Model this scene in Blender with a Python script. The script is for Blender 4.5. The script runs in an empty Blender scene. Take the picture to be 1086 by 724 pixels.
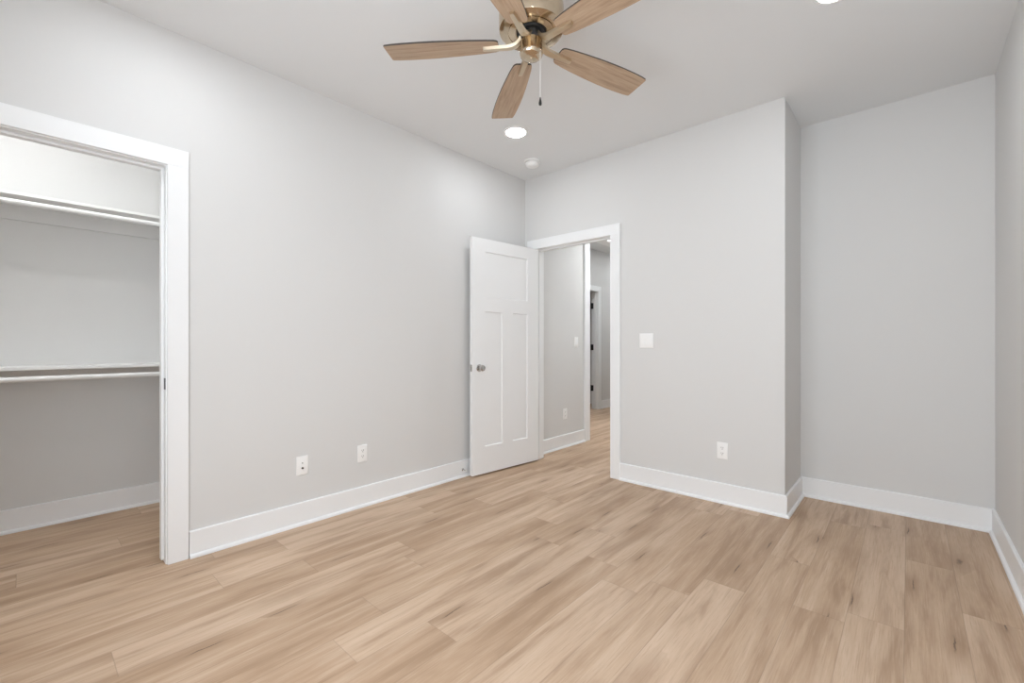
import bpy, bmesh, math
from math import sin, cos, pi, radians
from mathutils import Vector, Matrix

# ------------------------------------------------------------------ scene, camera, light
S = bpy.context.scene
COL = S.collection
S.view_settings.view_transform = 'Standard'
S.view_settings.look = 'None'
S.view_settings.gamma = 1.0
S.view_settings.use_curve_mapping = False
S.view_settings.exposure = 0.0
S.cycles.max_bounces = 14
S.cycles.diffuse_bounces = 10
S.cycles.glossy_bounces = 6
S.cycles.transparent_max_bounces = 12
S.cycles.sample_clamp_indirect = 6.0
S.cycles.use_denoising = True

# lamp levels (radiance of the visible diffusers) and daylight
LAMP = 84.0         # the two recessed lamps in view
LAMP_REAR = 92.0     # the pair behind the camera
CLOSET_LAMP = 76.0
HALL_LAMP = 540.0
SIDE_HALL_LAMP = 265.0
SKY = 7.45

FPX, YAW, YH, CAMZ = 467.3, 42.0013, 364.55, 1.1289
cam_d = bpy.data.cameras.new('camera')
cam_d.sensor_fit = 'HORIZONTAL'
cam_d.sensor_width = 36.0
cam_d.lens = 36.0 * FPX / 1086.0
cam_d.shift_y = (YH - 362.0) / 1086.0
cam_d.clip_start = 0.02
cam = bpy.data.objects.new('camera', cam_d)
COL.objects.link(cam)
cam.location = (0, 0, CAMZ)
cam.rotation_euler = (pi / 2, 0, radians(YAW))
S.camera = cam

W = bpy.data.worlds.new('daylight')
S.world = W
W.use_nodes = True
bg = W.node_tree.nodes['Background']
bg.inputs[0].default_value = (0.93, 0.985, 1.05, 1)
bg.inputs[1].default_value = SKY

# room numbers (metres): camera stands at x = y = 0
XL, XR, YB, YF, YN, XN, H = -2.827, 0.3845, 3.3325, -0.50, 3.894, -0.601, 2.743
WT = 0.115
XC, YC = -4.0, 0.72            # closet back wall, closet end wall
XH, YHW = -2.80, 4.45          # hallway left wall plane and where it stops
WIN = (-1.55, 0.28, 0.45, 2.20)   # window in the front wall: x0, x1, z0, z1

pl = bpy.data.lights.new('window_portal', 'AREA')
pl.shape = 'RECTANGLE'; pl.size = WIN[1] - WIN[0]; pl.size_y = WIN[3] - WIN[2]
pl.cycles.is_portal = True
po = bpy.data.objects.new('window_portal', pl)
COL.objects.link(po)
po.location = ((WIN[0] + WIN[1]) / 2, YF - WT - 0.03, (WIN[2] + WIN[3]) / 2)
po.rotation_euler = (pi / 2, 0, 0)


# ------------------------------------------------------------------ materials
def mat(name, col, rough=0.5, metal=0.0, spec=0.5, bump=0.0, bscale=200, var=0.0):
    m = bpy.data.materials.new(name)
    m.use_nodes = True
    nt = m.node_tree
    b = nt.nodes['Principled BSDF']
    b.inputs['Base Color'].default_value = (*col, 1)
    b.inputs['Roughness'].default_value = rough
    b.inputs['Metallic'].default_value = metal
    b.inputs['Specular IOR Level'].default_value = spec
    tc = nt.nodes.new('ShaderNodeTexCoord')
    nz = nt.nodes.new('ShaderNodeTexNoise')
    nz.inputs['Scale'].default_value = bscale
    nz.inputs['Detail'].default_value = 3
    nt.links.new(tc.outputs['Object'], nz.inputs['Vector'])
    if var:
        r = nt.nodes.new('ShaderNodeValToRGB')
        r.color_ramp.elements[0].position = 0.3
        r.color_ramp.elements[1].position = 0.7
        r.color_ramp.elements[0].color = (*[c * (1 - var) for c in col], 1)
        r.color_ramp.elements[1].color = (*[min(1, c * (1 + var)) for c in col], 1)
        nt.links.new(nz.outputs['Fac'], r.inputs[0])
        nt.links.new(r.outputs[0], b.inputs['Base Color'])
    if bump:
        bp = nt.nodes.new('ShaderNodeBump')
        bp.inputs['Strength'].default_value = bump
        bp.inputs['Distance'].default_value = 0.002
        nt.links.new(nz.outputs['Fac'], bp.inputs['Height'])
        nt.links.new(bp.outputs[0], b.inputs['Normal'])
    return m


def emit(name, col, strength):
    m = bpy.data.materials.new(name)
    m.use_nodes = True
    b = m.node_tree.nodes['Principled BSDF']
    b.inputs['Base Color'].default_value = (0.9, 0.9, 0.9, 1)
    b.inputs['Emission Color'].default_value = (*col, 1)
    b.inputs['Emission Strength'].default_value = strength
    return m


M_wall = mat('wall_paint', (0.69, 0.688, 0.68), 0.75, spec=0.25, bump=0.06, bscale=260)
M_ceil = mat('ceiling_paint', (0.755, 0.765, 0.77), 0.85, spec=0.2, bump=0.05, bscale=260)
M_trim = mat('trim_paint', (0.850, 0.860, 0.866), 0.38, spec=0.45)
M_door = mat('door_paint', (0.838, 0.845, 0.848), 0.40, spec=0.45)
M_shelf = mat('shelf_paint', (0.83, 0.83, 0.82), 0.45)
M_plast = mat('white_plastic', (0.89, 0.89, 0.88), 0.32)
M_dark = mat('dark_slot', (0.03, 0.03, 0.03), 0.6)
M_nickel = mat('brushed_nickel', (0.55, 0.54, 0.52), 0.24, metal=1.0)
M_bronze = mat('dark_nickel', (0.10, 0.097, 0.093), 0.35, metal=0.6)
M_black = mat('black_metal', (0.012, 0.012, 0.012), 0.45)
M_brass = mat('antique_brass', (0.60, 0.495, 0.365), 0.17, metal=1.0, var=0.03, bscale=40)
M_arm = mat('brushed_brass', (0.68, 0.58, 0.44), 0.34, metal=1.0)
M_rubber = mat('white_rubber', (0.75, 0.75, 0.73), 0.6)
M_edge = mat('blade_edge', (0.045, 0.036, 0.03), 0.5)
M_lamp = emit('lamp_diffuser', (0.945, 0.99, 1.03), LAMP)
M_lampr = emit('rear_lamp_diffuser', (0.945, 0.99, 1.03), LAMP_REAR)
M_lamps = emit('side_hall_lamp_diffuser', (0.95, 0.985, 1.01), SIDE_HALL_LAMP)
M_lampc = emit('closet_lamp_diffuser', (0.975, 0.985, 0.99), CLOSET_LAMP)
M_lamph = emit('hall_lamp_diffuser', (0.95, 0.985, 1.01), HALL_LAMP)

M_glass = bpy.data.materials.new('window_glass')
M_glass.use_nodes = True
_n = M_glass.node_tree
_n.nodes.remove(_n.nodes['Principled BSDF'])
_t = _n.nodes.new('ShaderNodeBsdfTransparent')
_g = _n.nodes.new('ShaderNodeBsdfGlossy'); _g.inputs['Roughness'].default_value = 0.02
_x = _n.nodes.new('ShaderNodeMixShader'); _x.inputs[0].default_value = 0.05
_n.links.new(_t.outputs[0], _x.inputs[1]); _n.links.new(_g.outputs[0], _x.inputs[2])
_n.links.new(_x.outputs[0], _n.nodes['Material Output'].inputs[0])


class NT:
    """small helper for node maths"""
    def __init__(s, m): s.t = m.node_tree
    def n(s, k, **kw):
        x = s.t.nodes.new(k)
        for a, v in kw.items(): setattr(x, a, v)
        return x
    def put(s, sock, v):
        if isinstance(v, bpy.types.NodeSocket): s.t.links.new(v, sock)
        else: sock.default_value = v
    def m(s, op, a, b=None, c=None, clamp=False):
        x = s.n('ShaderNodeMath', operation=op, use_clamp=clamp)
        for i, v in enumerate((a, b, c)):
            if v is not None: s.put(x.inputs[i], v)
        return x.outputs[0]
    def vec(s, x, y, z):
        c = s.n('ShaderNodeCombineXYZ')
        for i, v in enumerate((x, y, z)): s.put(c.inputs[i], v)
        return c.outputs[0]
    def noise(s, v, scale=1, detail=4, rough=0.55, dist=0.0):
        x = s.n('ShaderNodeTexNoise')
        s.put(x.inputs['Vector'], v); x.inputs['Scale'].default_value = scale
        x.inputs['Detail'].default_value = detail; x.inputs['Roughness'].default_value = rough
        x.inputs['Distortion'].default_value = dist
        return x.outputs['Fac']
    def ramp(s, f, stops):
        x = s.n('ShaderNodeValToRGB'); s.put(x.inputs[0], f)
        e = x.color_ramp.elements
        while len(e) < len(stops): e.new(0.5)
        for el, (p, c) in zip(e, stops):
            el.position = p; el.color = (*c, 1) if len(c) == 3 else c
        return x.outputs[0]
    def mix(s, f, a, b, mode='MIX'):
        x = s.n('ShaderNodeMix', data_type='RGBA', blend_type=mode)
        s.put(x.inputs[0], f)
        for sock, v in ((x.inputs[6], a), (x.inputs[7], b)):
            if isinstance(v, tuple): v = (*v, 1)
            s.put(sock, v)
        return x.outputs[2]
    def smooth(s, v, lo, hi):
        x = s.n('ShaderNodeMapRange', interpolation_type='SMOOTHSTEP')
        s.put(x.inputs[0], v); x.inputs[1].default_value = lo; x.inputs[2].default_value = hi
        return x.outputs[0]


def plank_material():
    m = bpy.data.materials.new('oak_plank_floor')
    m.use_nodes = True
    q = NT(m)
    b = m.node_tree.nodes['Principled BSDF']
    tc = q.n('ShaderNodeTexCoord')
    sp = q.n('ShaderNodeSeparateXYZ'); q.put(sp.inputs[0], tc.outputs['Object'])
    X, Y = sp.outputs[0], sp.outputs[1]
    PW, PL = 0.18, 1.22
    u = q.m('DIVIDE', q.m('ADD', X, 0.013 + 40 * PW), PW)
    row = q.m('FLOOR', u); fx = q.m('FRACT', u)
    wn = q.n('ShaderNodeTexWhiteNoise', noise_dimensions='1D'); q.put(wn.inputs['W'], row)
    v = q.m('ADD', q.m('DIVIDE', q.m('ADD', Y, 20.0), PL), q.m('MULTIPLY', wn.outputs[0], 7.31))
    colm = q.m('FLOOR', v); fy = q.m('FRACT', v)
    w2 = q.n('ShaderNodeTexWhiteNoise', noise_dimensions='2D')
    q.put(w2.inputs['Vector'], q.vec(row, colm, 0.0))
    rid = w2.outputs['Value']
    sc = q.n('ShaderNodeSeparateColor'); q.put(sc.inputs[0], w2.outputs['Color'])
    ox = q.m('MULTIPLY', sc.outputs[0], 57.0)
    oy = q.m('MULTIPLY', sc.outputs[1], 83.0)
    px = q.m('ADD', X, ox); py = q.m('ADD', Y, oy)
    # broad tone of each plank, then soft lengthwise clouds, then grain
    cloud = q.noise(q.vec(q.m('MULTIPLY', px, 13.0), q.m('MULTIPLY', py, 1.3), rid), 1.0, 4, 0.55, 0.4)
    band = q.noise(q.vec(q.m('MULTIPLY', px, 42.0), q.m('MULTIPLY', py, 1.7), rid), 1.0, 4, 0.6, 0.7)
    fine = q.noise(q.vec(q.m('MULTIPLY', px, 240.0), q.m('MULTIPLY', py, 7.0), rid), 1.0, 3, 0.6)
    pore = q.noise(q.vec(q.m('MULTIPLY', px, 430.0), q.m('MULTIPLY', py, 22.0), rid), 1.0, 2, 0.5)
    base = q.ramp(rid, [(0.0, FL['a']), (0.35, FL['c']), (0.65, FL['b']), (1.0, FL['d'])])
    c = q.mix(q.m('MULTIPLY', q.smooth(cloud, 0.47, 0.68), 0.75), base, FL['smoke'])
    c = q.mix(q.m('MULTIPLY', q.smooth(cloud, 0.50, 0.32), 0.60), c, FL['pale'])
    c = q.mix(q.m('MULTIPLY', q.smooth(band, 0.50, 0.72), 0.42), c, FL['vein'])
    c = q.mix(q.m('MULTIPLY', q.smooth(fine, 0.50, 0.72), 0.36), c, FL['vein'])
    c = q.mix(q.m('MULTIPLY', q.smooth(fine, 0.48, 0.28), 0.30), c, FL['pale'])
    c = q.mix(q.m('MULTIPLY', q.smooth(pore, 0.60, 0.72), 0.16), c, FL['vein'])
    # knots and small cracks
    vo = q.n('ShaderNodeTexVoronoi', feature='F1'); vo.inputs['Scale'].default_value = 1.0
    wob = q.noise(q.vec(q.m('MULTIPLY', px, 30.0), q.m('MULTIPLY', py, 12.0), rid), 1.0, 3, 0.6)
    kx = q.m('ADD', q.m('MULTIPLY', px, 7.0), q.m('MULTIPLY', wob, 0.35))
    ky = q.m('ADD', q.m('MULTIPLY', py, 1.75), q.m('MULTIPLY', wob, 0.16))
    q.put(vo.inputs['Vector'], q.vec(kx, ky, rid))
    vd = vo.outputs['Distance']
    vc = q.n('ShaderNodeSeparateColor'); q.put(vc.inputs[0], vo.outputs['Color'])
    on = q.m('GREATER_THAN', vc.outputs[0], 0.62)
    halo = q.m('MULTIPLY', q.m('MULTIPLY', q.smooth(q.m('ADD', vd, q.m('MULTIPLY', cloud, 0.35)), 0.72, 0.18), on), 0.62)
    core = q.m('MULTIPLY', q.m('MULTIPLY', q.smooth(vd, 0.10, 0.03), on), 0.65)
    c = q.mix(halo, c, FL['smoke'])
    c = q.mix(core, c, FL['knot'])
    v2 = q.n('ShaderNodeTexVoronoi', feature='F1'); v2.inputs['Scale'].default_value = 1.0
    cxx = q.m('ADD', q.m('MULTIPLY', px, 5.0), q.m('MULTIPLY', wob, 0.10))
    cyy = q.m('ADD', q.m('MULTIPLY', py, 1.3), 11.3)
    q.put(v2.inputs['Vector'], q.vec(cxx, cyy, q.m('ADD', rid, 3.0)))
    pz = q.n('ShaderNodeSeparateXYZ'); q.put(pz.inputs[0], v2.outputs['Position'])
    cc = q.n('ShaderNodeSeparateColor'); q.put(cc.inputs[0], v2.outputs['Color'])
    dx = q.m('ABSOLUTE', q.m('SUBTRACT', cxx, pz.outputs[0])); dy = q.m('ABSOLUTE', q.m('SUBTRACT', cyy, pz.outputs[1]))
    on2 = q.m('GREATER_THAN', cc.outputs[0], 0.45)
    tip = q.smooth(dy, 0.11, 0.02)
    line = q.m('MULTIPLY', q.m('MULTIPLY', q.smooth(dx, 0.022, 0.006), tip), on2)
    glow = q.m('MULTIPLY', q.m('MULTIPLY', q.smooth(dx, 0.28, 0.02), q.smooth(dy, 0.26, 0.03)), on2)
    c = q.mix(q.m('MULTIPLY', glow, 0.55), c, FL['smoke'])
    c = q.mix(q.m('MULTIPLY', line, 0.75), c, FL['knot'])
    # seams
    ex = q.m('MULTIPLY', q.m('MINIMUM', fx, q.m('SUBTRACT', 1.0, fx)), PW)
    ey = q.m('MULTIPLY', q.m('MINIMUM', fy, q.m('SUBTRACT', 1.0, fy)), PL)
    seam = q.smooth(q.m('MINIMUM', ex, ey), 0.0022, 0.0006)
    c = q.mix(q.m('MULTIPLY', seam, 0.24), c, FL['knot'])
    q.put(b.inputs['Base Color'], c)
    rr = q.m('ADD', q.m('MULTIPLY', fine, 0.14), 0.40)
    q.put(b.inputs['Roughness'], rr)
    b.inputs['Specular IOR Level'].default_value = 0.38
    bp = q.n('ShaderNodeBump'); bp.inputs['Strength'].default_value = 0.25; bp.inputs['Distance'].default_value = 0.0012
    q.put(bp.inputs['Height'], q.m('SUBTRACT', q.m('MULTIPLY', fine, 0.35), seam))
    q.put(b.inputs['Normal'], bp.outputs[0])
    return m


FL = dict(a=(0.45, 0.31, 0.205), b=(0.54, 0.39, 0.272), c=(0.50, 0.352, 0.236), d=(0.59, 0.435, 0.312),
          smoke=(0.345, 0.225, 0.14), pale=(0.64, 0.49, 0.365), vein=(0.37, 0.24, 0.15), knot=(0.10, 0.062, 0.04))
M_floor = plank_material()


def blade_material():
    m = bpy.data.materials.new('blade_wood')
    m.use_nodes = True
    q = NT(m)
    b = m.node_tree.nodes['Principled BSDF']
    tc = q.n('ShaderNodeTexCoord')
    sp = q.n('ShaderNodeSeparateXYZ'); q.put(sp.inputs[0], tc.outputs['Object'])
    oi = q.n('ShaderNodeObjectInfo')
    off = q.m('MULTIPLY', oi.outputs['Random'], 40.0)
    x = q.m('ADD', sp.outputs[0], off)
    a = q.noise(q.vec(q.m('MULTIPLY', x, 5.0), q.m('MULTIPLY', sp.outputs[1], 70.0), off), 1, 4, 0.6, 0.6)
    f = q.noise(q.vec(q.m('MULTIPLY', x, 14.0), q.m('MULTIPLY', sp.outputs[1], 320.0), off), 1, 3, 0.6)
    c = q.ramp(a, [(0.3, (0.50, 0.37, 0.255)), (0.52, (0.43, 0.305, 0.205)), (0.74, (0.31, 0.21, 0.14))])
    c = q.mix(q.m('MULTIPLY', q.smooth(f, 0.5, 0.75), 0.35), c, (0.26, 0.17, 0.115))
    q.put(b.inputs['Base Color'], c)
    b.inputs['Roughness'].default_value = 0.5
    return m


M_blade = blade_material()


# ------------------------------------------------------------------ mesh helpers
def link(name, bm, materials, parent=None, smooth=False, loc=None, angle=35):
    bmesh.ops.recalc_face_normals(bm, faces=bm.faces)
    me = bpy.data.meshes.new(name)
    bm.to_mesh(me); bm.free()
    for m in (materials if isinstance(materials, (list, tuple)) else [materials]):
        me.materials.append(m)
    if smooth:
        me.polygons.foreach_set('use_smooth', [True] * len(me.polygons))
        try: me.set_sharp_from_angle(angle=radians(angle))
        except Exception: pass
    o = bpy.data.objects.new(name, me)
    COL.objects.link(o)
    if loc: o.location = loc
    if parent: o.parent = parent
    return o


def empty(name, loc, rot=(0, 0, 0)):
    o = bpy.data.objects.new(name, None)
    o.empty_display_size = 0.1
    COL.objects.link(o)
    o.location = loc; o.rotation_euler = rot
    return o


def tag(o, label, cat, group=None, kind=None):
    o['label'] = label; o['category'] = cat
    if group: o['group'] = group
    if kind: o['kind'] = kind
    return o


def box(bm, a, b, bevel=0.0, segs=2, mi=0):
    lo = [min(x, y) for x, y in zip(a, b)]; hi = [max(x, y) for x, y in zip(a, b)]
    vs = [bm.verts.new((lo[0] if i & 1 == 0 else hi[0], lo[1] if i & 2 == 0 else hi[1], lo[2] if i & 4 == 0 else hi[2])) for i in range(8)]
    fs = [bm.faces.new([vs[k] for k in f]) for f in ((0, 2, 3, 1), (4, 5, 7, 6), (0, 1, 5, 4), (2, 6, 7, 3), (0, 4, 6, 2), (1, 3, 7, 5))]
    for f in fs: f.material_index = mi
    if bevel:
        es = list({e for f in fs for e in f.edges})
        r = bmesh.ops.bevel(bm, geom=es, offset=bevel, segments=segs, affect='EDGES', profile=0.5)
        for f in r['faces']: f.material_index = mi
    return bm


def prism(bm, pts, lo, hi, fn, mi=0):
    """pts: 2-D outline; fn(u, v, w) -> 3-D point; extruded from w=lo to w=hi"""
    a = [bm.verts.new(fn(u, v, lo)) for u, v in pts]
    b = [bm.verts.new(fn(u, v, hi)) for u, v in pts]
    n = len(pts)
    fs = [bm.faces.new(a[::-1]), bm.faces.new(b)]
    for i in range(n):
        fs.append(bm.faces.new((a[i], a[(i + 1) % n], b[(i + 1) % n], b[i])))
    for f in fs: f.material_index = mi
    return fs


def lathe(bm, prof, n=48, M=None, mi=0, cap=True):
    """prof: (r, z) list, spun about z"""
    rings = []
    for r, z in prof:
        if r < 1e-6:
            rings.append([bm.verts.new((0, 0, z))])
        else:
            rings.append([bm.verts.new((r * cos(2 * pi * k / n), r * sin(2 * pi * k / n), z)) for k in range(n)])
    vs = [v for r in rings for v in r]
    for a, b in zip(rings, rings[1:]):
        for k in range(n):
            k2 = (k + 1) % n
            if len(a) == 1 and len(b) == 1: continue
            if len(a) == 1: f = bm.faces.new((a[0], b[k], b[k2]))
            elif len(b) == 1: f = bm.faces.new((a[k], a[k2], b[0]))
            else: f = bm.faces.new((a[k], a[k2], b[k2], b[k]))
            f.material_index = mi
    if cap:
        for r in (rings[0], rings[-1]):
            if len(r) > 1:
                f = bm.faces.new(r); f.material_index = mi
    if M is not None: bmesh.ops.transform(bm, matrix=M, verts=vs)
    return bm


def tube(bm, pts, r, n=12, mi=0):
    pts = [Vector(p) for p in pts]
    rings = []
    for i, p in enumerate(pts):
        d = (pts[min(i + 1, len(pts) - 1)] - pts[max(i - 1, 0)]).normalized()
        up = Vector((0, 0, 1)) if abs(d.z) < 0.9 else Vector((1, 0, 0))
        s = d.cross(up).normalized(); t = s.cross(d)
        rings.append([bm.verts.new(p + r * (cos(2 * pi * k / n) * s + sin(2 * pi * k / n) * t)) for k in range(n)])
    for a, b in zip(rings, rings[1:]):
        for k in range(n):
            bm.faces.new((a[k], a[(k + 1) % n], b[(k + 1) % n], b[k])).material_index = mi
    bm.faces.new(rings[0][::-1]); bm.faces.new(rings[-1])
    return bm


def wall_mesh(axis, c0, c1, a0, a1, z0, z1, holes=()):
    """a wall slab from c0 to c1 across, a0..a1 along, with rectangular holes (a0, a1, z0, z1)"""
    A = sorted({a0, a1, *[h[0] for h in holes], *[h[1] for h in holes]})
    Z = sorted({z0, z1, *[h[2] for h in holes], *[h[3] for h in holes]})
    bm = bmesh.new()
    P = (lambda a, z: (c0, a, z)) if axis == 'x' else (lambda a, z: (a, c0, z))
    V = {}
    def g(a, z):
        if (a, z) not in V: V[(a, z)] = bm.verts.new(P(a, z))
        return V[(a, z)]
    for i in range(len(A) - 1):
        for j in range(len(Z) - 1):
            ma, mz = (A[i] + A[i + 1]) / 2, (Z[j] + Z[j + 1]) / 2
            if any(h[0] < ma < h[1] and h[2] < mz < h[3] for h in holes): continue
            bm.faces.new((g(A[i], Z[j]), g(A[i + 1], Z[j]), g(A[i + 1], Z[j + 1]), g(A[i], Z[j + 1])))
    r = bmesh.ops.extrude_face_region(bm, geom=bm.faces[:])
    mv = [x for x in r['geom'] if isinstance(x, bmesh.types.BMVert)]
    d = (c1 - c0, 0, 0) if axis == 'x' else (0, c1 - c0, 0)
    bmesh.ops.translate(bm, vec=d, verts=mv)
    return bm


def struct(name, bm, m, label, cat, parent=None, smooth=False):
    o = link(name, bm, m, parent, smooth)
    if parent is None: tag(o, label, cat, kind='structure')
    return o


# ------------------------------------------------------------------ setting: floor, ceiling, walls
bm = bmesh.new(); box(bm, (-5.3, YF - WT, -0.06), (XR + WT, 8.1, 0.0))
struct('floor', bm, M_floor, 'light oak plank floor running through the bedroom, closet and hallway', 'floor')
bm = bmesh.new(); box(bm, (-5.3, YF - WT, H), (XR + WT, 8.1, H + 0.06))
struct('ceiling', bm, M_ceil, 'flat pale grey ceiling above the bedroom and hallway', 'ceiling')

CL0, CL1, CLH = -0.305, 0.508, 2.058      # closet rough opening (y0, y1, top)
DR0, DR1, DRH = -2.708, -1.858, 2.058     # bedroom doorway rough opening (x0, x1, top)

struct('wall_left', wall_mesh('x', XL, XL - WT, YF, YB + WT, 0, H, [(CL0, CL1, 0, CLH)]), M_wall,
       'long pale grey wall on the left with the closet opening', 'wall')
struct('wall_back', wall_mesh('y', YB, YB + WT, XL, XN, 0, H, [(DR0, DR1, 0, DRH)]), M_wall,
       'pale grey wall facing the camera with the open bedroom doorway', 'wall')
struct('wall_nook_side', wall_mesh('x', XN, XN - WT, YB + WT, YN, 0, H), M_wall,
       'narrow shaded return wall on the left of the nook', 'wall')
struct('wall_nook_back', wall_mesh('y', YN, YN + WT, XN - WT, XR, 0, H), M_wall,
       'pale grey wall at the back of the nook', 'wall')
struct('wall_right', wall_mesh('x', XR, XR + WT, YF - WT, YN + WT, 0, H), M_wall,
       'pale grey wall at the right edge of the photo', 'wall')
struct('wall_front', wall_mesh('y', YF, YF - WT, XC - WT, XR, 0, H, [WIN]), M_wall,
       'pale grey wall with the window behind the camera', 'wall')
struct('wall_closet_back', wall_mesh('x', XC, XC - WT, YF, YC + WT, 0, H), M_wall,
       'grey wall at the back of the closet behind the shelves', 'wall')
struct('wall_closet_side', wall_mesh('y', YC, YC + WT, XC, XL - WT, 0, H), M_wall,
       'grey end wall inside the closet hidden behind the jamb', 'wall')
HO0, HO1, HOH = YHW, 5.60, 2.42           # tall opening in the hallway's left wall
struct('wall_hall_left', wall_mesh('x', XH, XH - WT, YB + WT, 8.0, 0, H, [(HO0, HO1, 0, HOH)]), M_wall,
       'grey hallway wall seen through the bedroom doorway', 'wall')
struct('wall_hall_right', wall_mesh('x', -1.60, -1.60 + WT, YB + WT, 8.0, 0, H), M_wall,
       'hallway wall on the right beyond the bedroom doorway', 'wall')
struct('wall_hall_end', wall_mesh('y', 8.0, 8.0 + WT, XC, -1.60 + WT, 0, H), M_wall,
       'wall at the far end of the hallway', 'wall')
FD0, FD1, FDH = 5.85, 6.668, 2.045        # far doorway rough opening
struct('wall_hall_far', wall_mesh('x', XC, XC - WT, 4.1, 8.0, 0, H, [(FD0, FD1, 0, FDH)]), M_wall,
       'shadowy far hallway wall with a white framed doorway', 'wall')
struct('wall_hall_near', wall_mesh('y', 4.1, 4.1 - WT, XC - WT, XH - WT, 0, H), M_wall,
       'near end wall of the side hallway', 'wall')
bm = wall_mesh('x', -5.1, -5.2, 5.2, 7.2, 0, H)
box(bm, (-5.1, 5.2, 0), (XC - WT, 5.1, H)); box(bm, (-5.1, 7.2, 0), (XC - WT, 7.3, H))
struct('wall_dark_room', bm, M_wall, 'walls of the dark room beyond the far hallway doorway', 'wall')


# ------------------------------------------------------------------ baseboards
BH, BT = 0.14, 0.014
BASE_PROF = [(0, 0), (BT, 0), (BT, BH - 0.004), (BT - 0.004, BH), (0, BH)]
SHOE_PROF = [(BT, 0), (BT + 0.015, 0), (BT + 0.015, 0.008), (BT + 0.012, 0.014), (BT + 0.006, 0.018), (BT, 0.019)]


def run(prof, p0, p1, nrm, e0, e1, name, parent=None, label=None):
    """board along p0->p1 (xy), offset along nrm; e0/e1: +1 outer mitre, -1 inner mitre, 0 square"""
    p0, p1, nrm = Vector(p0), Vector(p1), Vector(nrm)
    d = (p1 - p0).normalized()
    bm = bmesh.new()
    A = []; B = []
    for u, z in prof:
        a = p0 + nrm * u - d * e0 * u; b = p1 + nrm * u + d * e1 * u
        A.append(bm.verts.new((a.x, a.y, z))); B.append(bm.verts.new((b.x, b.y, z)))
    n = len(prof)
    bm.faces.new(A[::-1]); bm.faces.new(B)
    for i in range(n): bm.faces.new((A[i], A[(i + 1) % n], B[(i + 1) % n], B[i]))
    o = link(name, bm, M_trim, parent)
    if label: tag(o, label, 'baseboard', kind='structure')
    return o


def baseboard(side, label, p0, p1, nrm, e0=0, e1=0):
    o = run(BASE_PROF, p0, p1, nrm, e0, e1, 'baseboard_' + side, None, label)
    run(SHOE_PROF, p0, p1, nrm, e0, e1, 'shoe_moulding', o)


baseboard('left', 'long white baseboard along the left wall below two wall plates', (XL, 0.588), (XL, YB), (1, 0), 0, -1)
baseboard('back', 'white baseboard on the wall right of the bedroom doorway', (-1.783, YB), (XN, YB), (0, -1), 0, 1)
baseboard('nook_side', 'short shaded baseboard on the return wall of the nook', (XN, YB), (XN, YN), (1, 0), 1, -1)
baseboard('nook_back', 'white baseboard along the back of the nook', (XN, YN), (XR, YN), (0, -1), -1, -1)
baseboard('right', 'white baseboard along the wall at the right edge', (XR, YN), (XR, YF), (-1, 0), -1, -1)
baseboard('front', 'white baseboard below the window behind the camera', (XR, YF), (XL, YF), (0, 1), -1, -1)
baseboard('closet_back', 'shaded white baseboard at the back of the closet', (XC, YF), (XC, YC), (1, 0), -1, -1)
baseboard('closet_side', 'baseboard on the closet end wall', (XC, YC), (XL - WT, YC), (0, -1), -1, 0)
baseboard('hall_left', 'white baseboard on the hallway wall seen through the doorway', (XH, YB + WT), (XH, 4.352), (1, 0), 0, 0)
baseboard('hall_right', 'baseboard on the right hallway wall', (-1.60, 8.0), (-1.60, YB + WT), (-1, 0), -1, 0)
baseboard('hall_far', 'small white baseboard right of the far hallway doorway', (XC, 6.745), (XC, 8.0), (1, 0), 0, -1)


# ------------------------------------------------------------------ door and closet trim
def board(name, a, b, parent, m=None, bev=0.002):
    bm = bmesh.new(); box(bm, a, b, bev)
    return link(name, bm, m or M_trim, parent)


CT, CW = 0.018, 0.089      # casing thickness, width
# closet opening: jamb faces y = -0.287 and y = 0.490
t1 = empty('trim_1', (XL, 0.1, 0)); tag(t1, 'white casing around the closet opening on the left wall', 'door casing', kind='structure')


def at(o, parent):
    o.parent = parent
    o.location = o.location - parent.location
    return o


def lboard(name, a, b, parent, m=None, bev=0.002):
    """board given in world coordinates, parented to an unrotated empty"""
    L = parent.location
    return board(name, [a[i] - L[i] for i in range(3)], [b[i] - L[i] for i in range(3)], parent, m, bev)


lboard('side_casing', (XL, 0.495, 0), (XL + CT, 0.495 + CW, 2.045), t1)
lboard('side_casing', (XL, -0.292 - CW, 0), (XL + CT, -0.292, 2.045), t1)
lboard('head_casing', (XL, -0.292 - CW, 2.045), (XL + CT, 0.495 + CW, 2.135), t1)
lboard('side_jamb', (XL + 0.001, 0.490, 0), (XL - WT - 0.001, 0.507, 2.057), t1, bev=0.001)
lboard('side_jamb', (XL + 0.001, -0.304, 0), (XL - WT - 0.001, -0.287, 2.057), t1, bev=0.001)
lboard('head_jamb', (XL + 0.001, -0.287, 2.040), (XL - WT - 0.001, 0.490, 2.057), t1, bev=0.001)
lboard('door_stop_strip', (XL - 0.040, 0.478, 0.012), (XL - 0.078, 0.490, 2.040), t1)
lboard('door_stop_strip', (XL - 0.040, -0.287, 0.012), (XL - 0.078, -0.275, 2.040), t1)
lboard('head_stop_strip', (XL - 0.040, -0.275, 2.028), (XL - 0.078, 0.478, 2.040), t1)
lboard('strike_plate', (XL - 0.001, 0.4870, 0.895), (XL - 0.028, 0.4895, 0.953), t1, M_bronze, 0.0006)['label'] = 'small dark metal strike plate'

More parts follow.
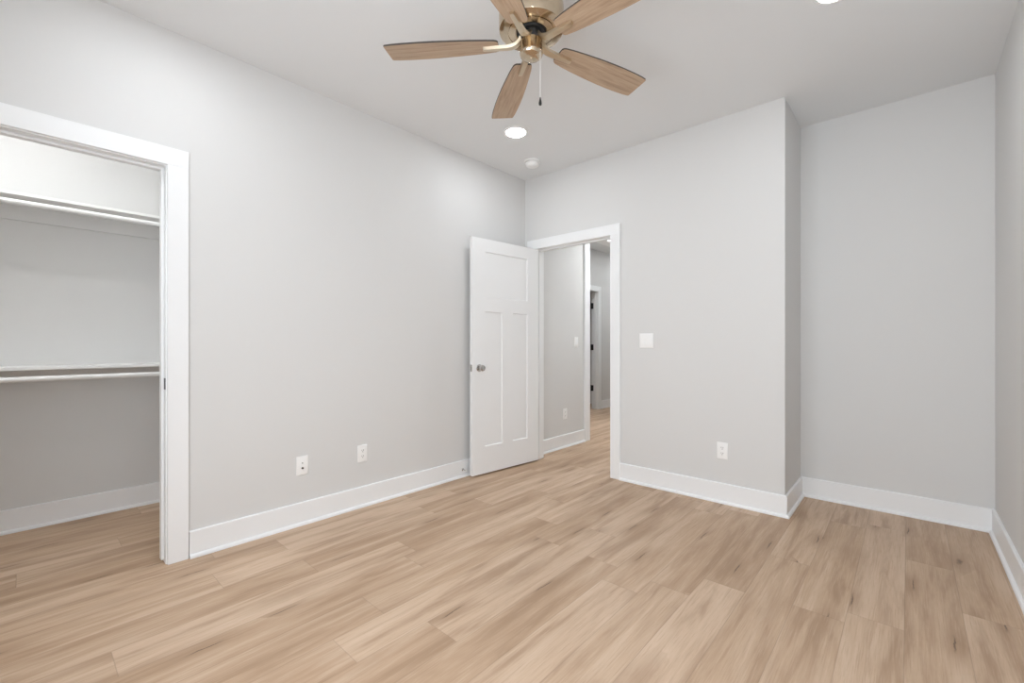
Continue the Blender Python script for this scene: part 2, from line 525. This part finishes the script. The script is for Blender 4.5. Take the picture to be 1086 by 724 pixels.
# bedroom doorway: jamb faces x = -2.690 and x = -1.876
t2 = empty('trim_2', (-2.28, YB, 0)); tag(t2, 'white casing and jamb around the bedroom doorway', 'door casing', kind='structure')
JL, JR = -2.690, -1.876
for yy0, yy1 in ((YB, YB - CT), (YB + WT, YB + WT + CT)):
    lboard('side_casing', (JL - 0.005, yy0, 0), (JL - 0.005 - CW, yy1, 2.045), t2)
    lboard('side_casing', (JR + 0.005, yy0, 0), (JR + 0.005 + CW, yy1, 2.045), t2)
    lboard('head_casing', (JL - 0.005 - CW, yy0, 2.045), (JR + 0.005 + CW, yy1, 2.134), t2)
lboard('side_jamb', (JL, YB - 0.001, 0), (JL - 0.017, YB + WT + 0.001, 2.057), t2, bev=0.001)
lboard('side_jamb', (JR, YB - 0.001, 0), (JR + 0.017, YB + WT + 0.001, 2.057), t2, bev=0.001)
lboard('head_jamb', (JL, YB - 0.001, 2.043), (JR, YB + WT + 0.001, 2.057), t2, bev=0.001)
lboard('door_stop_strip', (JL, YB + 0.040, 0), (JL + 0.011, YB + 0.075, 2.043), t2)
lboard('door_stop_strip', (JR, YB + 0.040, 0), (JR - 0.011, YB + 0.075, 2.043), t2)
lboard('head_stop_strip', (JL + 0.011, YB + 0.040, 2.031), (JR - 0.011, YB + 0.075, 2.043), t2)

# tall cased opening in the hallway
t3 = empty('trim_3', (XH, HO0, 0)); tag(t3, 'tall white casing where the hallway wall ends', 'door casing', kind='structure')
lboard('side_casing', (XH, HO0 - 0.098, 0), (XH + CT, HO0 + 0.012, HOH - 0.012), t3)
lboard('side_casing', (XH, HO1 - 0.012, 0), (XH + CT, HO1 + 0.098, HOH - 0.012), t3)
lboard('head_casing', (XH, HO0 - 0.098, HOH - 0.012), (XH + CT, HO1 + 0.098, HOH + 0.09), t3)
lboard('side_jamb', (XH, HO0, 0), (XH - WT, HO0 + 0.015, HOH - 0.017), t3, bev=0.001)
lboard('side_jamb', (XH, HO1 - 0.015, 0), (XH - WT, HO1, HOH - 0.017), t3, bev=0.001)
lboard('head_jamb', (XH, HO0, HOH - 0.017), (XH - WT, HO1, HOH), t3, bev=0.001)

# far doorway in the hallway
t4 = empty('trim_4', (XC, 6.2, 0)); tag(t4, 'white casing of the far doorway with black hinges, through the open door', 'door casing', kind='structure')
J0, J1 = FD0 + 0.018, FD1 - 0.018
lboard('side_casing', (XC, J1 + 0.006, 0), (XC + CT, J1 + 0.006 + CW, FDH - 0.012), t4)
lboard('side_casing', (XC, J0 - 0.006 - CW, 0), (XC + CT, J0 - 0.006, FDH - 0.012), t4)
lboard('head_casing', (XC, J0 - 0.006 - CW, FDH - 0.012), (XC + CT, J1 + 0.006 + CW, FDH + 0.077), t4)
lboard('side_jamb', (XC, J1, 0), (XC - WT, FD1, FDH), t4, bev=0.001)
lboard('side_jamb', (XC, J0, 0), (XC - WT, FD0, FDH), t4, bev=0.001)
lboard('head_jamb', (XC, J0, FDH - 0.018), (XC - WT, J1, FDH), t4, bev=0.001)
lboard('door_stop_strip', (XC - 0.035, J1 - 0.011, 0), (XC - 0.072, J1, FDH - 0.018), t4)
for z in (0.36, 1.07, 1.79):
    bm = bmesh.new()
    box(bm, (XC - 0.080 - t4.location.x, J1 - 0.004 - 6.2, z - 0.05), (XC - WT + 0.001 - t4.location.x, J1 + 0.001 - 6.2, z + 0.05), 0.001)
    tube(bm, [(XC - WT - 0.005 - t4.location.x, J1 - 0.008 - 6.2, z - 0.052), (XC - WT - 0.005 - t4.location.x, J1 - 0.008 - 6.2, z + 0.052)], 0.009)
    link('hinge', bm, M_black, t4, True)['label'] = 'black hinge'

# window behind the camera
w1 = empty('window_1', ((WIN[0] + WIN[1]) / 2, YF, WIN[2])); tag(w1, 'white framed window in the wall behind the camera', 'window', kind='structure')
wy0, wy1 = YF - 0.045, YF - 0.095
lboard('window_frame', (WIN[0], wy0, WIN[2]), (WIN[0] + 0.045, wy1, WIN[3]), w1)
lboard('window_frame', (WIN[1] - 0.045, wy0, WIN[2]), (WIN[1], wy1, WIN[3]), w1)
lboard('window_frame', (WIN[0] + 0.045, wy0, WIN[3] - 0.045), (WIN[1] - 0.045, wy1, WIN[3]), w1)
lboard('window_frame', (WIN[0] + 0.045, wy0, WIN[2]), (WIN[1] - 0.045, wy1, WIN[2] + 0.045), w1)
wm = (WIN[0] + WIN[1]) / 2
lboard('mullion', (wm - 0.03, wy0, WIN[2] + 0.045), (wm + 0.03, wy1, WIN[3] - 0.045), w1)
for xa, xb in ((WIN[0] + 0.045, wm - 0.03), (wm + 0.03, WIN[1] - 0.045)):
    lboard('meeting_rail', (xa, wy0, 1.33), (xb, wy1, 1.37), w1)
    lboard('window_pane', (xa, YF - 0.068, 1.37), (xb, YF - 0.072, WIN[3] - 0.045), w1, M_glass, 0)
    lboard('window_pane', (xa, YF - 0.068, WIN[2] + 0.045), (xb, YF - 0.072, 1.33), w1, M_glass, 0)
lboard('window_sill', (WIN[0] - 0.09, YF + 0.03, WIN[2] - 0.02), (WIN[1] + 0.09, YF, WIN[2]), w1)
lboard('side_casing', (WIN[0] - CW, YF, WIN[2]), (WIN[0], YF + CT, WIN[3]), w1)
lboard('side_casing', (WIN[1], YF, WIN[2]), (WIN[1] + CW, YF + CT, WIN[3]), w1)
lboard('head_casing', (WIN[0] - CW, YF, WIN[3]), (WIN[1] + CW, YF + CT, WIN[3] + 0.09), w1)


# ------------------------------------------------------------------ bedroom door (open about 95 degrees)
DA = radians(-95.4)
DW, DZ0, DZ1, DT = 0.80, 0.013, 2.036, 0.035
door = empty('door_1', (-2.690, 3.335, 0), (0, 0, DA))
tag(door, 'white three-panel bedroom door standing open near the room corner', 'door', kind='structure')
PANELS = [(0.149, 0.663, 1.531, 1.926), (0.149, 0.336, 0.245, 1.408), (0.465, 0.663, 0.245, 1.408)]


def door_slab():
    bm = bmesh.new()
    s0, s1 = 0.002, DW
    solids = [(s0, 0.149, DZ0, DZ1), (0.663, s1, DZ0, DZ1), (0.149, 0.663, DZ0, 0.245), (0.149, 0.663, 1.408, 1.531),
              (0.149, 0.663, 1.926, DZ1), (0.336, 0.465, 0.245, 1.408)]
    for y, sg in ((0.0, 1), (DT, -1)):
        for a, b, c, d in solids:
            bm.faces.new([bm.verts.new(p) for p in ((a, y, c), (b, y, c), (b, y, d), (a, y, d))])
        for a, b, c, d in PANELS:
            o = [(a, y, c), (b, y, c), (b, y, d), (a, y, d)]
            k, e = 0.004, y + sg * 0.009
            i = [(a + k, e, c + k), (b - k, e, c + k), (b - k, e, d - k), (a + k, e, d - k)]
            for j in range(4):
                j2 = (j + 1) % 4
                bm.faces.new([bm.verts.new(p) for p in (o[j], o[j2], i[j2], i[j])])
            bm.faces.new([bm.verts.new(p) for p in i])
    for a, b in (((s0, DZ0), (s1, DZ0)), ((s1, DZ0), (s1, DZ1)), ((s1, DZ1), (s0, DZ1)), ((s0, DZ1), (s0, DZ0))):
        bm.faces.new([bm.verts.new(p) for p in ((a[0], 0, a[1]), (b[0], 0, b[1]), (b[0], DT, b[1]), (a[0], DT, a[1]))])
    bmesh.ops.remove_doubles(bm, verts=bm.verts, dist=1e-5)
    return bm


link('door_slab', door_slab(), M_door, door)
KNOB = [(0.0, 0.0), (0.031, 0.0), (0.032, 0.004), (0.029, 0.008), (0.012, 0.011), (0.011, 0.024), (0.018, 0.030),
        (0.026, 0.037), (0.0275, 0.044), (0.024, 0.052), (0.014, 0.056), (0.0, 0.057)]
for y, r in ((DT, -pi / 2), (0.0, pi / 2)):
    bm = bmesh.new()
    sc = 1.0 if y else 0.82
    lathe(bm, [(a, b * sc) for a, b in KNOB], 32, Matrix.Translation((0.728, y, 0.924)) @ Matrix.Rotation(r, 4, 'X'), cap=False)
    k = link('door_knob', bm, M_nickel, door, True)
    k['label'] = 'polished round metal knob'
bm = bmesh.new(); box(bm, (DW - 0.0005, 0.006, 0.895), (DW + 0.0015, 0.029, 0.953), 0.0005)
box(bm, (DW + 0.001, 0.012, 0.915), (DW + 0.008, 0.024, 0.933), 0.003)
link('latch_plate', bm, M_nickel, door)
for z in (0.22, 1.04, 1.82):
    bm = bmesh.new()
    tube(bm, [(0.0, -0.004, z - 0.045), (0.0, -0.004, z + 0.045)], 0.006)
    box(bm, (0.0, -0.003, z - 0.044), (0.0035, 0.03, z + 0.044))
    link('hinge', bm, M_nickel, door, True)


# ------------------------------------------------------------------ ceiling fan
FX, FY, FZ = -1.247, 1.513, 2.462
fan = empty('ceiling_fan', (FX, FY, H))
tag(fan, 'five-bladed ceiling fan with light wood blades and brass housing', 'ceiling fan')


def fz(prof): return [(r, z - H) for r, z in prof]


bm = bmesh.new()
lathe(bm, fz([(0.0, 2.743), (0.092, 2.743), (0.094, 2.725), (0.090, 2.700), (0.096, 2.684), (0.118, 2.668), (0.133, 2.650), (0.141, 2.630),
              (0.1435, 2.610), (0.1435, 2.524), (0.1415, 2.517), (0.137, 2.515), (0.104, 2.511), (0.1035, 2.514), (0.1005, 2.514),
              (0.100, 2.510), (0.072, 2.508), (0.067, 2.511), (0.066, 2.540), (0.0, 2.540)]), 64, cap=False)
link('motor_housing', bm, M_brass, fan, True, angle=25)
bm = bmesh.new()
lathe(bm, fz([(0.0, 2.539), (0.062, 2.539), (0.063, 2.528), (0.063, 2.512), (0.058, 2.506), (0.050, 2.504), (0.049, 2.480), (0.045, 2.466), (0.0, 2.466)]), 40, cap=False)
link('flywheel', bm, M_black, fan, True)
bm = bmesh.new()
lathe(bm, fz([(0.0, 2.474), (0.046, 2.474), (0.0495, 2.470), (0.0495, 2.424), (0.0515, 2.421), (0.0515, 2.417), (0.0495, 2.409), (0.042, 2.402), (0.026, 2.398), (0.006, 2.3965), (0.005, 2.395), (0.0, 2.3945)]), 48, cap=False)
link('switch_housing', bm, M_brass, fan, True, angle=40)

HALF = [(0.146, 0.034), (0.152, 0.042), (0.162, 0.0465), (0.20, 0.0525), (0.27, 0.0595), (0.35, 0.0655), (0.43, 0.0695), (0.50, 0.0710),
        (0.57, 0.0700), (0.62, 0.0675), (0.650, 0.0640), (0.656, 0.0600)]
PITCH, PH0 = radians(-8.5), 72.65


def blade_bm():
    bm = bmesh.new()
    out = [(r, -w) for r, w in HALF] + [(r, w) for r, w in HALF[::-1]]
    fs = prism(bm, out, -0.0035, 0.0035, lambda u, v, w: (u, v, w))
    for f in fs[2:]: f.material_index = 1
    return bm


def arm_bm():
    """curved bracket: from the flywheel, down under the blade and out along it"""
    path = [(0.046, 0.026, 0.0185), (0.051, 0.016, 0.0185), (0.059, 0.006, 0.0182), (0.070, -0.002, 0.0175), (0.088, -0.0085, 0.0165),
            (0.110, -0.0105, 0.0155), (0.145, -0.0105, 0.0140), (0.180, -0.0105, 0.0125), (0.210, -0.0105, 0.0112), (0.217, -0.0100, 0.0085)]
    bm = bmesh.new()
    R = []
    for i, (r, z, w) in enumerate(path):
        a = path[max(i - 1, 0)]; b = path[min(i + 1, len(path) - 1)]
        d = Vector((b[0] - a[0], 0, b[1] - a[1])).normalized()
        n = Vector((-d.z, 0, d.x))
        t = 0.0062
        c = Vector((r, 0, z))
        R.append([bm.verts.new(c + n * t + Vector((0, w, 0))), bm.verts.new(c + n * t - Vector((0, w, 0))),
                  bm.verts.new(c - n * t - Vector((0, w * 0.86, 0))), bm.verts.new(c - n * t + Vector((0, w * 0.86, 0)))])
    for a, b in zip(R, R[1:]):
        for k in range(4): bm.faces.new((a[k], a[(k + 1) % 4], b[(k + 1) % 4], b[k]))
    bm.faces.new(R[0]); bm.faces.new(R[-1][::-1])
    return bm


b0 = link('blade', blade_bm(), [M_blade, M_edge], fan)
a0 = link('blade_arm', arm_bm(), M_arm, b0, True, angle=40)
a0['label'] = 'curved brass arm'
for k in range(5):
    b = b0 if k == 0 else b0.copy()
    if k:
        COL.objects.link(b); b.parent = fan
        a = a0.copy(); COL.objects.link(a); a.parent = b
    b.location = (0, 0, FZ - H)
    b.rotation_euler = (PITCH, 0, radians(PH0 + 72 * k))
cx, cy = 0.048, 0.0035
bm = bmesh.new()
tube(bm, [(cx - 0.006, cy, 2.440 - H), (cx - 0.001, cy, 2.4405 - H), (cx, cy, 2.436 - H), (cx, cy, 2.205 - H)], 0.0009, 8)
ch = link('pull_chain', bm, M_plast, fan, True)
bm = bmesh.new()
lathe(bm, [(0.0, 2.209 - H), (0.002, 2.208 - H), (0.0035, 2.200 - H), (0.0065, 2.186 - H), (0.0070, 2.180 - H), (0.0055, 2.174 - H), (0.0, 2.172 - H)], 20,
      Matrix.Translation((cx, cy, 0)), cap=False)
link('pull_fob', bm, M_black, ch, True)['label'] = 'black teardrop pull'


# ------------------------------------------------------------------ recessed lamps, detector
def lamp(name, x, y, r, m, label, group=None):
    t = empty(name, (x, y, H))
    tag(t, label, 'ceiling light', group)
    bm = bmesh.new()
    lathe(bm, [(r * 0.80, -0.0005), (r, -0.0005), (r, -0.004), (r * 0.97, -0.007), (r * 0.84, -0.0085), (r * 0.80, -0.006)], 48, cap=False)
    # close the ring
    link('trim_ring', bm, M_plast, t, True)
    bm = bmesh.new()
    lathe(bm, [(0.0, -0.0015), (r * 0.80, -0.0015), (r * 0.80, -0.006), (0.0, -0.0075)], 48, cap=False)
    link('diffuser', bm, m, t, True)['label'] = 'glowing white lens'
    return t


LG = 'recessed ceiling lights of the bedroom'
lamp('recessed_light', -2.226, 2.515, 0.092, M_lamp, 'glowing round recessed light beside the smoke detector, below the fan in the photo', LG)
lamp('recessed_light', -0.242, 2.475, 0.092, M_lamp, 'recessed light just cut by the top edge, right of the fan', LG)
lamp('recessed_light', -2.226, 0.45, 0.092, M_lampr, 'recessed light near the closet, out of the frame', LG)
lamp('recessed_light', -0.249, 0.45, 0.092, M_lampr, 'recessed light straight above the camera, out of the frame', LG)
lamp('closet_light', -3.20, -0.15, 0.16, M_lampc, 'round ceiling light inside the closet, out of the frame')
lamp('hall_light', -2.20, 5.00, 0.092, M_lamph, 'round ceiling light in the hallway, hidden above the doorway')
HG = 'recessed lights of the side hallway'
lamp('side_hall_light', -3.40, 5.45, 0.092, M_lamps, 'round ceiling light in the side hallway nearer the bedroom, hidden by the doorway', HG)
lamp('side_hall_light', -3.30, 7.35, 0.070, M_lamps, 'smaller round ceiling light at the far end of the side hallway, hidden by the doorway', HG)

sd = empty('smoke_detector', (-2.475, 3.015, H))
tag(sd, 'white round smoke detector on the ceiling near the corner', 'smoke detector')
bm = bmesh.new()
lathe(bm, [(0.0, 0), (0.071, 0), (0.0725, -0.004), (0.072, -0.010), (0.068, -0.013), (0.0, -0.013)], 48, cap=False)
link('mounting_base', bm, M_plast, sd, True)
bm = bmesh.new()
lathe(bm, [(0.0, -0.013), (0.050, -0.013), (0.050, -0.018), (0.060, -0.019), (0.0605, -0.026), (0.057, -0.038), (0.047, -0.047), (0.026, -0.051), (0.0, -0.052)], 48, cap=False)
link('sensor_cover', bm, M_plast, sd, True)


# ------------------------------------------------------------------ wall plates
def plate_root(name, loc, rz, label, cat, group=None):
    """local x = along the wall, local y = out of the wall, z up"""
    t = empty(name, loc, (0, 0, rz)); tag(t, label, cat, group)
    return t


def plate(t, w=0.072, h=0.117, m=None):
    bm = bmesh.new(); box(bm, (-w / 2, 0.0, -h / 2), (w / 2, 0.006, h / 2), 0.0025, 3)
    return link('cover_plate', bm, M_plast, t, True)


def duplex(t):
    plate(t)
    for dz in (0.0195, -0.0195):
        bm = bmesh.new()
        out = []
        for k in range(24):
            a = 2 * pi * k / 24
            out.append((max(-0.0155, min(0.0155, 0.0175 * cos(a))), max(-0.0135, min(0.0135, 0.0175 * sin(a)))))
        prism(bm, out, 0.0055, 0.0075, lambda u, v, w: (u, w, v + dz))
        s = link('socket', bm, M_plast, t)
        bm = bmesh.new()
        box(bm, (-0.0072, 0.0072, dz - 0.001), (-0.0048, 0.0078, dz + 0.008))
        box(bm, (0.0048, 0.0072, dz - 0.0), (0.0072, 0.0078, dz + 0.007))
        prism(bm, [(0.0026 * cos(2 * pi * k / 12), 0.0026 * sin(2 * pi * k / 12)) for k in range(12)], 0.0072, 0.0078, lambda u, v, w: (u, w, v + dz - 0.0075))
        link('slots', bm, M_dark, s)
    bm = bmesh.new()
    lathe(bm, [(0.0, 0.0062), (0.0028, 0.0062), (0.0026, 0.0072), (0.0, 0.0076)], 14, Matrix.Rotation(-pi / 2, 4, 'X'), cap=False)
    link('screw', bm, M_plast, t)


def rocker(t, x):
    bm = bmesh.new(); box(bm, (x - 0.0168, 0.0055, -0.0335), (x + 0.0168, 0.0066, 0.0335), 0.0004)
    f = link('rocker_frame', bm, M_plast, t)
    bm = bmesh.new()
    prism(bm, [(0.0060, -0.0315), (0.0105, -0.0315), (0.0082, 0.0), (0.0070, 0.0315), (0.0060, 0.0315)], x - 0.0150, x + 0.0150, lambda u, v, w: (w, u, v))
    link('rocker', bm, M_plast, f)


o = plate_root('power_outlet', (XL, 1.581, 0.368), -pi / 2, 'white duplex power outlet on the left wall nearer the open door', 'outlet')
duplex(o)
o = plate_root('power_outlet', (-0.985, YB, 0.370), pi, 'white duplex power outlet low on the wall right of the doorway', 'outlet')
duplex(o)
o = plate_root('power_outlet', (XH, 3.975, 0.365), -pi / 2, 'small white outlet low on the hallway wall beyond the doorway', 'outlet')
duplex(o)
o = plate_root('cable_plate', (XL, 1.172, 0.368), -pi / 2, 'white cable wall plate with dark round jack, nearer the closet', 'wall plate')
plate(o)
bm = bmesh.new()
lathe(bm, [(0.0, 0.006), (0.0062, 0.006), (0.0062, 0.009), (0.0046, 0.0095), (0.0046, 0.015), (0.0, 0.015)], 18, Matrix.Translation((0, 0, -0.016)) @ Matrix.Rotation(-pi / 2, 4, 'X'), cap=False)
link('coaxial_jack', bm, M_black, o)['label'] = 'dark round jack'
bm = bmesh.new()
box(bm, (-0.0075, 0.0055, 0.006), (0.0075, 0.0072, 0.026), 0.0006)
j = link('data_jack', bm, M_plast, o)
bm = bmesh.new()
box(bm, (-0.0035, 0.0068, 0.012), (0.0035, 0.0076, 0.019))
link('jack_opening', bm, mat('jack_grey', (0.3, 0.3, 0.3), 0.6), j)
o = plate_root('light_switch', (-1.555, YB, 1.155), pi, 'white double rocker light switch on the wall right of the doorway', 'light switch')
plate(o, 0.116, 0.117)
rocker(o, -0.023); rocker(o, 0.023)
o = plate_root('light_switch', (XH, 4.190, 1.147), -pi / 2, 'small white single rocker switch on the hallway wall', 'light switch')
plate(o); rocker(o, 0.0)

# ------------------------------------------------------------------ door bumper on the baseboard
ds = empty('door_stop', (XL + BT, 2.500, 0.062), (0, pi / 2, 0))
tag(ds, 'small metal door stop on the left baseboard behind the open door', 'door stop')
bm = bmesh.new()
lathe(bm, [(0.0, 0.0), (0.011, 0.0), (0.011, 0.003), (0.006, 0.006), (0.0038, 0.010), (0.0038, 0.040), (0.0, 0.040)], 20, cap=False)
link('stop_rod', bm, M_nickel, ds, True)
bm = bmesh.new()
lathe(bm, [(0.0, 0.038), (0.0065, 0.038), (0.0072, 0.042), (0.0065, 0.049), (0.0, 0.050)], 20, cap=False)
link('rubber_tip', bm, M_rubber, ds, True)


# ------------------------------------------------------------------ closet shelves and rods
def shelf(z, label):
    t = empty('closet_shelf', (XC, 0, z)); tag(t, label, 'shelf', 'white closet shelves')
    y0, y1 = YF, YC
    bm = bmesh.new(); box(bm, (0.0, y0, -0.017), (0.30, y1, 0.0), 0.0015)
    link('shelf_board', bm, M_shelf, t)
    bm = bmesh.new(); box(bm, (0.0, y0, -0.105), (0.018, y1, -0.017), 0.0015)
    link('back_cleat', bm, M_wall, t)
    bm = bmesh.new(); box(bm, (0.018, y1 - 0.018, -0.105), (0.33, y1, -0.017), 0.0015)
    link('side_cleat', bm, M_shelf, t)
    bm = bmesh.new(); box(bm, (0.018, y0, -0.105), (0.33, y0 + 0.018, -0.017), 0.0015)
    link('side_cleat', bm, M_shelf, t)


def rod(z, label):
    t = empty('closet_rod', (XC + 0.325, 0, z)); tag(t, label, 'closet rod', 'white closet hanging rods')
    bm = bmesh.new(); tube(bm, [(0, YF + 0.02, 0), (0, YC - 0.02, 0)], 0.0142, 20)
    link('rod_bar', bm, M_shelf, t, True)
    for y, r in ((YF + 0.0185, -pi / 2), (YC - 0.0185, pi / 2)):
        bm = bmesh.new()
        lathe(bm, [(0.0, 0.0), (0.027, 0.0), (0.027, 0.004), (0.020, 0.006), (0.020, 0.014), (0.0155, 0.014)], 24, Matrix.Translation((0, y, 0)) @ Matrix.Rotation(r, 4, 'X'), cap=False)
        link('rod_socket', bm, M_shelf, t, True)


shelf(1.978, 'upper white shelf across the closet back wall, well above head height')
shelf(0.997, 'lower white shelf across the closet back wall, about waist height')
rod(1.916, 'upper white hanging rod just below the top closet shelf')
rod(0.931, 'lower white hanging rod just below the lower closet shelf')

# ------------------------------------------------------------------ hallway ceiling panel
hp = empty('access_panel', (-3.44, 6.27, H))
tag(hp, 'white rectangular panel on the hallway ceiling, glimpsed at the doorway top', 'ceiling panel')
bm = bmesh.new(); box(bm, (-0.20, -0.40, -0.008), (0.20, 0.40, 0.0), 0.002)
link('panel_board', bm, M_trim, hp)
bm = bmesh.new()
for a, b in (((-0.23, -0.43), (0.23, -0.40)), ((-0.23, 0.40), (0.23, 0.43)), ((-0.23, -0.40), (-0.20, 0.40)), ((0.20, -0.40), (0.23, 0.40))):
    box(bm, (a[0], a[1], -0.014), (b[0], b[1], 0.0), 0.002)
link('panel_frame', bm, M_trim, hp)
